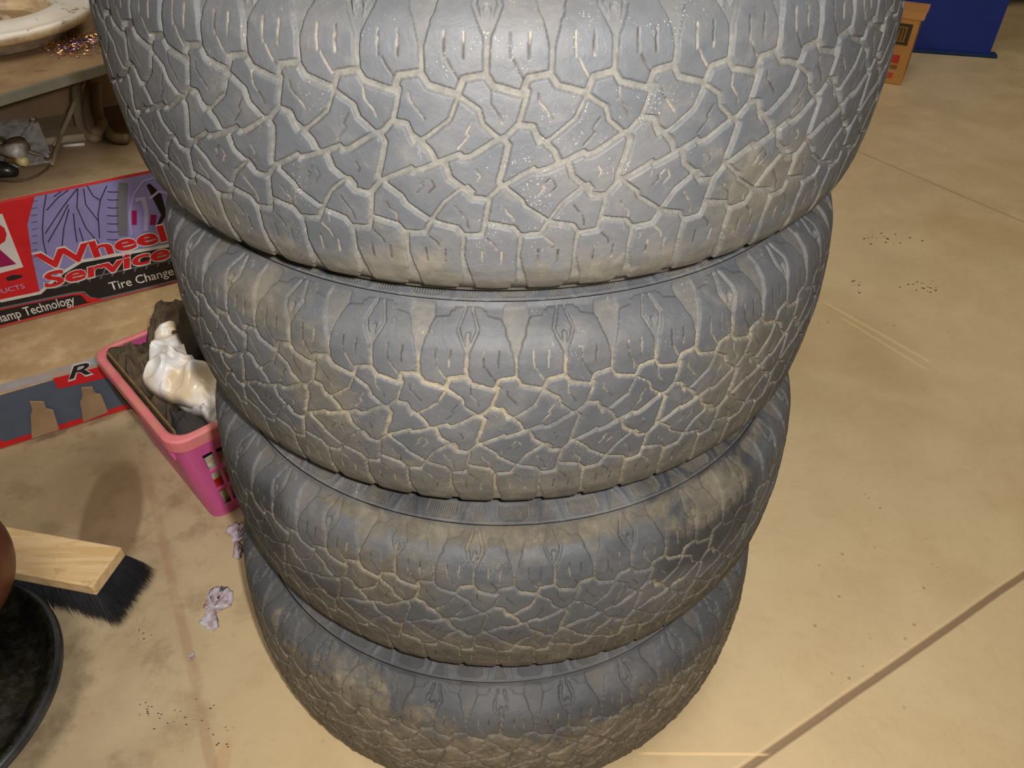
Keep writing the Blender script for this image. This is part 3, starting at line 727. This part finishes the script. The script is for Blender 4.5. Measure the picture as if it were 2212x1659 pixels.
crumple('rag', Wz(.25, (318, 738), (328, 680), (352, 655), (396, 648), (424, 662), (440, 700), (430, 752), (398, 790), (340, 790)), .235, .05, .030, M_brown, 15, 38,
        lab='dark brown cloth bunched up at the back of the pink basket', cat='rag', skirt=.06)
ob = crumple('dark_cap', Wz(.33, (383, 655), (412, 650), (428, 700), (440, 728), (412, 738), (390, 716)), .312, .018, .006, cloth('olive_black_cloth', (54, 48, 36), (36, 32, 26)), 21, 30,
        lab='olive black cloth scrap on top of the rags, against the tires', cat='cloth', skirt=.03)
crumple('white_film', Wz(.275, (380, 682), (398, 730), (428, 738), (440, 770), (474, 806), (476, 850), (440, 853), (392, 846), (345, 834), (312, 816), (303, 796), (318, 765), (330, 728), (350, 700)), .252, .045, .034, M_wht, 33, 26,
        lab='crumpled glossy white plastic film with tan stains lying on the rags', cat='plastic film', skirt=.012, rings_=60)
crumple('knit_scrap', Wz(.248, (372, 846), (420, 850), (470, 858), (472, 902), (452, 900), (424, 876), (392, 868)), .240, .010, .008, M_net, 41, 60,
        lab='white ribbed knit scrap sticking out below the white film', cat='cloth', skirt=.02)
# paper and packets seen through the slots
def lb(x, y, z): return Matrix.Translation((F_[0], F_[1], 0)) @ Matrix.Rotation(bask.rotation_euler.z, 4, 'Z') @ Vector((x, y, z))
for (x0, x1, y0, y1, z0, z1, mt, lab) in ((.05, .19, .055, .10, .008, .052, simple('cream_paper', (206, 190, 150), .8, .2), 'cream paper wad at the bottom of the pink basket'),
                                     (.05, .185, .050, .09, .054, .088, simple('red_packet', (196, 40, 34), .4, .5), 'red packet behind the slots of the pink basket'),
                                     (.055, .18, .048, .10, .090, .165, simple('pale_board', (178, 160, 128), .7, .2, dirt=(226, 224, 216), dirt_amt=.9, dscale=30), 'pale printed carton behind the upper slots of the pink basket')):
    p = lb((x0+x1)/2, (y0+y1)/2, z0); bm = bmesh.new()
    box(bm, (x0-x1)/2, (x1-x0)/2, (y0-y1)/2, (y1-y0)/2, 0, z1-z0)
    bmesh.ops.subdivide_edges(bm, edges=bm.edges, cuts=5, use_grid_fill=True)
    for v in bm.verts: v.co += Vector([mnoise.noise(v.co*22+Vector((q*9, z0*50, 0)))*.006 for q in range(3)])*(1 if v.co.z > .01 else .2)
    bm_obj(('paper_wad', 'packet', 'carton')[[.008, .054, .090].index(z0)], bm, mt, None, loc=p, rz=bask.rotation_euler.z+.1, label=lab, cat='paper' if z0 < .05 else 'packet')

# ------------------------------------------------------------------ things on the upper box
ZB = zt+.001
def wp(px, py, z=None): return Vector(at(px, py, ZB if z is None else z))
M_cast = simple('cast_aluminium', (186, 184, 180), .45, .5, .1, var=.2, scale=40, dirt=(110, 92, 74), dirt_amt=.6, dscale=40)
M_dirtysteel = simple('dirty_steel', (124, 104, 86), .4, .5, .15, var=.45, scale=30)
M_oil = simple('oily_black', (38, 38, 34), .3, .5)
pm = empty('pump_head', wp(45, 330), 0, label='cast aluminium pump head with square flange lying on the large printed box', cat='pump')
c = [wp(-70, 262, ZB+.052), wp(80, 257, ZB+.052), wp(115, 345, ZB+.012), wp(-70, 372, ZB+.012)]
org = pm.location.copy()
def slab(cs, th_, r=.012):
    ex = (cs[1]-cs[0]).normalized(); nrm = ex.cross(cs[2]-cs[1]).normalized()
    if nrm.z < 0: nrm = -nrm
    pts = []
    for i in range(4):
        a, b, d = cs[i-1], cs[i], cs[(i+1) % 4]; v1 = (a-b).normalized()*r; v2 = (d-b).normalized()*r
        for k in range(6): t = k/5; pts.append((b+v1)*(1-t)**2+b*2*t*(1-t)+(b+v2)*t*t)
    n = len(pts); V = [p-org for p in pts]+[p-nrm*th_-org for p in pts]
    return V, [tuple(range(n)), tuple(range(n, 2*n))[::-1]]+[(i, n+i, n+(i+1) % n, (i+1) % n) for i in range(n)], nrm
V, Fc, nrm = slab(c, .006); mesh_obj('flange', V, Fc, M_cast, pm)
ctr = (c[0]+c[1]+c[2]+c[3])/4; hub = wp(38, 322, ZB+.04)
for t in range(4):                                   # ribs running to the corners
    q = c[t]+(ctr-c[t])*.12
    V, Fc = tube([hub-org+nrm*.004, q-org+nrm*.001], [.006, .003], 8); mesh_obj('rib', V, Fc, M_cast if t % 2 else M_dirtysteel, pm)
for t in (1, 2):
    q = c[t]+(ctr-c[t])*.10-org
    V, Fc = tube([q, q+nrm*.005], .0095, 20); r_ = mesh_obj('bolt_boss', V, Fc, M_dirtysteel, pm)
    V, Fc = tube([q+nrm*.004, q+nrm*.009], .0045, 6); mesh_obj('bolt', V, Fc, M_cast, r_)
V, Fc = tube([hub-org, hub-org+nrm*.014, hub-org+nrm*.02], [.026, .024, .010], 24); mesh_obj('hub', V, Fc, M_dirtysteel, pm, True)
a = wp(-40, 322, ZB+.055)-org; b = wp(48, 326, ZB+.062)-org
V, Fc = tube([a, a.lerp(b, .68), a.lerp(b, .70), b], [.012, .012, .015, .015], 28); mesh_obj('cylinder', V, Fc, M_cast, pm, True)
V, Fc = tube([wp(15, 345, ZB+.04)-org, wp(40, 347, ZB+.04)-org, wp(42, 347, ZB+.04)-org, wp(57, 350, ZB+.04)-org], [.006, .006, .011, .009], 18)
mesh_obj('knob', V, Fc, simple('brass_cream', (196, 178, 128), .35, .5), pm, True, label='cream brass knob')
V, Fc = tube([wp(-30, 368, ZB+.02)-org, wp(8, 366, ZB+.02)-org, wp(34, 372, ZB+.016)-org], [.018, .017, .010], 20); mesh_obj('rubber_foot', V, Fc, M_oil, pm, True, label='black rubber foot')
M_cable = simple('tan_cable', (150, 130, 106), .5, .4, var=.2); M_dcable = simple('dark_cable', (92, 70, 52), .5, .4)
def cab(name, pts, r, mat, lab, cat_):
    q = smooth_path([wp(px, py, ZB+dz+r) for px, py, dz in pts]); o_ = q[0].copy(); V, Fc = tube([p-o_ for p in q], r, 12)
    return mesh_obj(name, V, Fc, mat, None, True, loc=o_, label=lab, cat=cat_)
cab('cable', [(-60, 382, .0), (0, 390, 0), (45, 390, 0), (85, 376, 0), (112, 352, 0), (124, 325, .004), (128, 300, .008)], .0024, M_dcable, 'thin dark cable curving round the pump head on the printed box', 'cable')
cab('cable', [(112, 356, 0), (122, 322, .012), (140, 270, .02), (160, 222, .03), (180, 180, .045), (196, 150, .06)], .0045, M_cable, 'straight tan cable rising under the table to the right of the pump head', 'cable')
cab('cable', [(118, 316, .004), (132, 290, .016), (152, 245, .03), (172, 195, .05)], .0055, simple('pale_cable', (168, 152, 124), .5, .4), 'thicker pale cable with a cut end touching the straight tan cable', 'cable')
M_hose = simple('beige_hose', (158, 138, 114), .6, .3, var=.15)
for k, q in enumerate(([(165, 185, .05), (168, 240, .02), (178, 280, .002), (205, 298, 0), (216, 280, .004), (208, 235, .02)],
                       [(196, 180, .05), (190, 238, .02), (196, 272, .014), (212, 286, .012), (222, 262, .02)],
                       [(208, 185, .05), (212, 240, .02), (228, 280, .004), (250, 298, 0), (275, 300, 0)])):
    cab('hose_loop', q, .011, M_hose, ('leftmost beige hose loop lying on the printed box', 'middle beige hose loop, resting inside the leftmost loop', 'rightmost beige hose, running behind the tires')[k], 'hose')
q = [wp(138, 318), wp(184, 314)]; V, Fc = tube([q[0]-q[0]+Vector((0, 0, .003)), q[1]-q[0]+Vector((0, 0, .003))], .0035, 10)
mesh_obj('white_stick', V, Fc, simple('white_plastic', (220, 216, 206), .4, .5), None, True, loc=q[0], label='short white plastic stick on the printed box beside the hose loops', cat='stick')
bm = bmesh.new(); box(bm, -.07, .07, -.03, .03, 0, .018)
q = wp(165, 298); bm_obj('beige_bracket', bm, M_hose, None, bevel=.006, seg=3, loc=q, rz=.35, label='low beige plastic bracket lying behind the white stick', cat='bracket')

# ------------------------------------------------------------------ table with the wheel
ZT = .62
A_, B_ = at(0, 206, ZT), at(229, 138, ZT)
td = (B_-A_)[:2]; td /= np.linalg.norm(td); ta = math.atan2(td[1], td[0])
tb = empty('work_table', (A_[0], A_[1], 0), ta, label='grey steel edged work table at upper left carrying the white wheel', cat='table')
def table_mat():
    s = NT('worn_table_top', .5, .4)
    c = s.mix(s.ramp(s.noise(5, 6, .6), .38, .66), lin((158, 132, 100)), lin((130, 104, 76)))
    c = s.mix(s.ma('MULTIPLY', s.ramp(s.noise(30, 5, .7), .52, .7), .5), c, lin((92, 76, 56))); s.base(c); return s.m
M_edge = simple('grey_steel_edge', (122, 120, 106), .45, .5, .2, var=.15, dirt=(98, 88, 66), dirt_amt=.5)
M_leg = simple('olive_painted_steel', (78, 68, 34), .6, .3, var=.4, scale=9)
bm = bmesh.new(); box(bm, -.45, .75, .006, .72, ZT-.018, ZT); bm_obj('tabletop', bm, table_mat(), tb, bevel=.002)
bm = bmesh.new(); box(bm, -.452, .752, -.001, .006, ZT-.019, ZT+.0008); bm_obj('edge_strip', bm, M_edge, tb, bevel=.0015)
for x, y in ((-.43, .46), (.71, -.0+.03), (-.43, .665), (.71, .665)):
    bm = bmesh.new(); box(bm, x-.02, x+.02, y-.02, y+.02, 0, ZT-.018); bm_obj('leg', bm, M_leg, tb, bevel=.002)
bm = bmesh.new(); box(bm, -.44, .74, .69, .71, .0, ZT-.018); bm_obj('back_panel', bm, simple('tan_back_panel', (140, 116, 90), .6, .3, var=.25, scale=6), tb)
# wheel lying flat
def wheel_mat():
    s = NT('rusty_white_paint', .35, .5)
    c = s.mix(s.ramp(s.noise(7, 5), .4, .65), lin((242, 240, 240)), lin((230, 222, 208)))
    sp = s.n('ShaderNodeSeparateXYZ'); s.put(sp.inputs[0], s.obj())
    edge = s.ramp(sp.outputs[2], .052, .040)
    c = s.mix(s.ma('MULTIPLY', edge, .75), c, s.mix(s.ramp(s.noise(18, 6, .7), .42, .6), lin((196, 164, 104)), lin((150, 108, 56))))
    c = s.mix(s.ma('MULTIPLY', s.ramp(s.noise(24, 6, .7, dist=1.), .58, .66), .85), c, lin((110, 72, 60)))
    s.base(c); return s.m
wh = empty('steel_wheel', (-1.118, .925, ZT+.001), 0, label='white painted steel wheel with rusty lip lying flat on the work table', cat='wheel')
pr = [(.150, 0), (.160, .002), (.172, .018), (.192, .026), (.207, .030), (.213, .036), (.216, .044), (.214, .051), (.208, .054), (.198, .051), (.190, .054), (.172, .058), (.152, .064), (.146, .062), (.140, .040), (.136, .028), (.05, .03), (.045, .036), (.032, .036), (.032, .0)]
V, Fc = lathe(pr, 128); mesh_obj('rim', V, Fc, wheel_mat(), wh, True)
V, Fc = lathe([(.031, .034), (.135, .0265), (.135, .022), (.031, .022)], 96, True); mesh_obj('disc', V, Fc, simple('tan_painted_disc', (176, 142, 104), .5, .4, var=.3), wh, True)
# metal turnings
rng = random.Random(4); V = []; Fc = []
oc = at(150, 92, ZT)
for k in range(1500):
    px = rng.gauss(160, 34); py = rng.gauss(98-(px-150)*.10, 11)
    if px > 228 or py < 62-(px-150)*.15: continue
    if px < 95 and rng.random() < .6: continue
    p = Vector(at(px, py, ZT)-oc)+Vector((0, 0, rng.random()*.007+.001)); a = rng.uniform(0, 6.28); l = rng.uniform(.0015, .006); ti = rng.uniform(-1, 1)
    d = Vector((math.cos(a), math.sin(a), ti*.5))*l; e = Vector((-math.sin(a), math.cos(a), rng.uniform(-1, 1)))*l*.35
    i = len(V); hgt = Vector((0, 0, .0006)); V += [p-d, p+e, p+d+Vector((0, 0, .001)), p-e, p+hgt]
    Fc += [(i, i+1, i+4), (i+1, i+2, i+4), (i+2, i+3, i+4), (i+3, i, i+4), (i+3, i+2, i+1, i)]
def turn_mat():
    s = NT('glittering_turnings', .22, .6, .85)
    c = s.mix(s.ramp(s.noise(160, 2), .42, .6), lin((226, 176, 112)), lin((170, 74, 52)))
    c = s.mix(s.ramp(s.noise(40, 2), .52, .58), c, lin((150, 120, 160)))
    c = s.mix(s.ramp(s.noise(220, 1), .58, .62), c, lin((250, 236, 200))); s.base(c); return s.m
mesh_obj('metal_turnings', V, Fc, turn_mat(), None, loc=oc, label='glittering copper coloured metal turnings scattered on the table by the wheel', cat='metal shavings', kind='stuff')

# ------------------------------------------------------------------ broom
br = empty('push_broom', at(130, 1230), 0, label='push broom head with pale wooden block and black bristles on the floor', cat='broom')
bo = br.location.copy()
zt_, zu_ = .088, .062
A1 = Vector(at(263, 1181, zt_)); A2 = Vector(at(243, 1268, zt_)); ex = (Vector(at(0, 1134, zt_))-A1).normalized(); LB = .46
ey = (A2-A1).normalized(); ey = (ey-ex*ey.dot(ex)).normalized(); WB = (A2-A1).length
def wood_mat():
    s = NT('pale_pine', .45, .4)
    mp = s.n('ShaderNodeMapping'); mp.inputs['Scale'].default_value = (2.5, 26, 26); mp.inputs['Rotation'].default_value = (0, 0, -math.atan2(ex.y, ex.x)); s.put(mp.inputs[0], s.obj())
    c = s.mix(s.ramp(s.noise(2.2, 5, .6, mp.outputs[0], 1.2), .35, .65), lin((222, 194, 150)), lin((206, 172, 122)))
    c = s.mix(s.ma('MULTIPLY', s.ramp(s.noise(26, 5, .7), .56, .7), .5), c, lin((150, 110, 66))); s.base(c); return s.m
V = []; Fc = []
for z, g in ((zt_, 0), (zt_-.024, .004)):
    for (a, b) in ((0, 0), (LB, 0), (LB, WB), (0, WB)):
        p = A1+ex*a+ey*b; V.append(Vector((p.x, p.y, z))-bo)
Fc = [(0, 1, 2, 3), (7, 6, 5, 4), (0, 4, 5, 1), (1, 5, 6, 2), (2, 6, 7, 3), (3, 7, 4, 0)]
o = mesh_obj('block', V, Fc, wood_mat(), br, label='pale wooden block'); bv = o.modifiers.new('b', 'BEVEL'); bv.width = .003; bv.segments = 3
rng = random.Random(9); V = []; Fc = []
def strand(root, tip, r):
    i = len(V); d = (tip-root); s1 = d.cross(Vector((.3, .8, .1))).normalized()*r; s2 = d.cross(s1).normalized()*r
    mid = root.lerp(tip, .55)+Vector((0, 0, .006))
    for c_, k_ in ((root, 1), (mid, .9)): V.extend([c_+s1*k_-bo, c_-s1*.5*k_+s2*k_-bo, c_-s1*.5*k_-s2*k_-bo])
    V.append(tip-bo)
    for a, b in ((0, 1), (1, 2), (2, 0)): Fc.append((i+a, i+b, i+3+b, i+3+a)); Fc.append((i+3+a, i+3+b, i+6))
for k in range(9000):
    a, b = rng.random()*LB, rng.random(); e = 1-a/LB
    if rng.random() < .15: a = rng.random()**2*.05
    root = A1+ex*a+ey*(b*WB); root.z = zt_-.023
    oy = (b-.5)*2; out_x = -math.exp(-a/.045)*(.020+.014*rng.random())
    tip = root+ex*out_x+ey*(oy*.016*math.exp(-a/.1)+rng.gauss(0, .003)); tip.z = .001+rng.random()*.006
    strand(root, tip, .0007)
mesh_obj('bristles', V, Fc, simple('black_bristle', (50, 50, 55), .45, .4, var=.4), br, label='black bristles', kind='stuff')

# ------------------------------------------------------------------ round black pedestal at the lower left edge
cxy = (-.8885, -.319)
rb = empty('pedestal_base', (cxy[0], cxy[1], 0), 0, label='round black pedestal base at the lower left edge of the floor', cat='pedestal')
def blk():
    s = NT('glossy_black_metal', .22, .5, .1)
    c = s.mix(s.ramp(s.noise(14, 5, .65), .42, .66), lin((12, 12, 11)), lin((28, 28, 16)))
    s.base(c); s.put(s.b.inputs['Roughness'], s.ramp(s.noise(70, 5, .7), .35, .65, .15, .5)); s.bump(s.noise(160, 4), .0012, .6); return s.m
pr = [(.0, .0), (.150, .0), (.165, .010), (.214, .036), (.226, .048), (.223, .056), (.214, .058), (.206, .054), (.196, .040), (.186, .036), (.15, .044), (.10, .062), (.075, .085), (.062, .12)]
V, Fc = lathe(pr, 128); mesh_obj('base', V, Fc, blk(), rb, True)
V, Fc = lathe([(.218, .0585), (.2235, .0575), (.2265, .050), (.2268, .046), (.2263, .046), (.2175, .0575)], 128, True)
mesh_obj('edge_ring', V, Fc, simple('worn_steel_edge', (90, 92, 94), .25, .5, .6, var=.6, scale=12), rb, True, label='worn metal edge')
bc = at(-178, 1222, .18); R_ = .125
V, Fc = lathe([(R_*math.sin(a)*1.0, .120-R_*.98*math.cos(a)) for a in [math.pi*k/24 for k in range(1, 22)]]+[(.045, .240), (.040, .255), (.0, .255)], 72)
mesh_obj('round_vessel', [(x, y, z) for x, y, z in V], Fc, simple('copper_brown_enamel', (104, 62, 40), .42, .4, .05, var=.3), None, True, loc=(bc[0], bc[1]-.008, .050),
         label='copper brown round vessel resting on the black pedestal, cut by the left picture edge', cat='vessel')

# ------------------------------------------------------------------ scraps of clear film on the floor
def scrap_mat():
    s = NT('lilac_film', .25, .6)
    c = s.mix(s.ramp(s.noise(60, 5, .7), .4, .6), lin((190, 184, 194)), lin((158, 138, 140)))
    s.base(c); s.bump(s.noise(120, 5, .7), .002, .8); return s.m
M_scrap = scrap_mat()
def scrap(pts, lab, seed):
    c = np.mean([at(*p) for p in pts], 0); Q = [Vector(at(*p)-c) for p in pts]; Q2 = []
    for i in range(len(Q)):
        for s in range(6):
            p = Q[i].lerp(Q[(i+1) % len(Q)], s/6); p += Vector((mnoise.noise(p*170+Vector((seed, 0, 0))), mnoise.noise(p*170+Vector((0, seed, 4))), 0))*.009; Q2.append(p)
    n = len(Q2); V = []; Fc = []; RN = 8
    for r in range(RN+1):
        for p in Q2:
            q = p*(r/RN); z = .0012+.0035*abs(mnoise.noise(Vector((q.x*70, q.y*70, seed))))*(1 if r < RN else .1)
            V.append((q.x, q.y, z))
    for r in range(RN):
        for i in range(n): Fc.append((r*n+i, (r+1)*n+i, (r+1)*n+(i+1) % n, r*n+(i+1) % n))
    o = mesh_obj('film_scrap', V, Fc, M_scrap, None, True, loc=(c[0], c[1], 0), label=lab, cat='plastic scrap', group='film scraps on the floor')
    sd = o.modifiers.new('s', 'SOLIDIFY'); sd.thickness = .0006; sd.offset = -1
Z4 = lambda x, y: (x/2.866, 1080+y/2.866)
scrap([Z4(1320, 545), Z4(1400, 535), Z4(1455, 590), Z4(1420, 660), Z4(1350, 685), Z4(1330, 740), Z4(1350, 785), Z4(1300, 812), Z4(1225, 768), Z4(1270, 720), Z4(1285, 690), Z4(1268, 660), Z4(1290, 590)], 'largest crinkled lilac film scrap on the floor left of the bottom tire', 2)
scrap([Z4(1410, 165), Z4(1500, 140), Z4(1505, 200), Z4(1490, 260), Z4(1500, 340), Z4(1470, 375), Z4(1442, 350), Z4(1458, 280), Z4(1440, 215), Z4(1412, 205)], 'narrow lilac film scrap between the pink basket and the tires', 5)
scrap([Z4(1172, 950), Z4(1200, 935), Z4(1210, 965), Z4(1195, 992), Z4(1175, 975)], 'tiny lilac film scrap below the largest one', 7)
# crumbs of grit
rng = random.Random(3); V = []; Fc = []
spots = [(320, 1535, 22, 14), (405, 1560, 50, 25), (350, 1545, 60, 30), (310, 1370, 20, 20), (480, 1590, 50, 40), (1935, 520, 40, 12), (1980, 610, 30, 14), (1900, 510, 30, 10), (1840, 620, 20, 16), (2010, 625, 18, 8)]
for sx, sy, wx, wy in spots:
    for k in range(9):
        p = Vector(at(rng.gauss(sx, wx*.6), rng.gauss(sy, wy*.6))); r = rng.uniform(.0004, .0012)*(2.2 if sx > 1500 else 1); a = rng.uniform(0, 3.14); i = len(V)
        for q in range(5): b_ = a+q*1.2566; V.append(p+Vector((math.cos(b_)*r*1.8, math.sin(b_)*r, .0004)))
        V.append(p+Vector((0, 0, r*.9)))
        Fc += [(i+q, i+(q+1) % 5, i+5) for q in range(5)]
mesh_obj('grit', V, Fc, simple('dark_grit', (58, 44, 30), .7, .3), None, label='small dark crumbs of grit scattered over the concrete floor', cat='grit', kind='stuff')

# ------------------------------------------------------------------ far right: carton, blue panel, machine foot
c0 = np.array([1.690, 2.427]); fa = math.radians(-28); hx = .258
car = empty('cardboard_carton', (c0[0], c0[1], 0), fa, label='upright orange brown carton with red and dark labels before the blue panel', cat='box')
M_car = simple('orange_kraft', (186, 134, 74), .7, .25, var=.2, scale=6)
WD, DP = .26, .26
bm = bmesh.new(); box(bm, -WD, 0, 0, DP, 0, hx); bm_obj('body', bm, M_car, car, bevel=.003)
bm = bmesh.new(); box(bm, -WD, .012, -.002, DP*.5, hx, hx+.004); box(bm, -WD, .014, DP*.5+.002, DP, hx+.001, hx+.006); bm_obj('flap', bm, M_car, car)
def patch(nm, x0, x1, z0, z1, mt, lft=.001, lab=None):
    bm = bmesh.new(); box(bm, x0, x1, -lft, 0, z0, z1); return bm_obj(nm, bm, mt, car, label=lab)
M_dlab = simple('dark_printed_label', (66, 56, 30), .6, .3)
lbq = patch('label', -.098, -.022, hx-.100, hx-.018, M_dlab, lab='dark square label')
bm = bmesh.new()
for k in range(4): box(bm, -.080+k*.012, -.075+k*.012, -.002, -.001, hx-.083, hx-.035)
box(bm, -.084, -.036, -.002, -.001, hx-.034, hx-.030); box(bm, -.084, -.036, -.002, -.001, hx-.088, hx-.084)
bm_obj('lettering', bm, simple('ochre_print', (150, 110, 46), .6, .3), lbq)
patch('label', -.10, -.035, .086, .118, simple('red_print', (184, 58, 42), .6, .3), lab='red rectangle')
patch('label', -.10, -.035, .062, .078, simple('brown_print', (136, 98, 48), .6, .3), lab='faint printed lines')
patch('label', -.10, -.042, .024, .046, simple('red_print_faded', (186, 74, 48), .6, .3), lab='faded red rectangle')
P0, P1 = at(1983, 113), at(2136, 124); pd = (P1-P0)[:2]; pd /= np.linalg.norm(pd); pa = math.atan2(pd[1], pd[0])
bp = empty('blue_panel', (P1[0], P1[1], 0), pa, label='tall plain blue panel standing on the floor at the upper right', cat='panel')
M_blue = simple('blue_enamel', (24, 48, 136), .45, .4, var=.15, scale=4)
bm = bmesh.new(); box(bm, -.95, 0, .004, .03, .012, 1.25); bm_obj('sheet', bm, M_blue, bp, bevel=.002)
bm = bmesh.new(); box(bm, -.95, .032, -.012, .045, 0, .014); bm_obj('base_rail', bm, simple('dark_blue_rail', (18, 48, 92), .5, .4), bp, bevel=.003, label='dark blue base rail')
q = at(2196, 26)
mc = empty('machine_stand', (q[0]+.05, q[1]+.12, 0), -.3, label='dark olive machine stand right of the blue panel', cat='machine')
M_ol = simple('dark_olive_paint', (74, 60, 22), .6, .3, var=.5, scale=7)
bm = bmesh.new(); box(bm, -.14, .6, 0, .5, .10, .9); bm_obj('cabinet', bm, M_ol, mc, bevel=.01)
for x in (-.10, .5):
    for y in (.04, .44):
        bm = bmesh.new(); box(bm, x-.03, x+.03, y-.03, y+.03, 0, .11); bm_obj('foot', bm, simple('black_foot', (30, 26, 18), .6, .3), mc, bevel=.004)
bm = bmesh.new(); box(bm, -.03, .03, -.03, .0, 0, .62, Matrix.Rotation(.5, 4, 'Y')); bm_obj('brace', bm, simple('black_brace', (34, 26, 16), .5, .3), mc, loc=(-.12, -.02, .0))
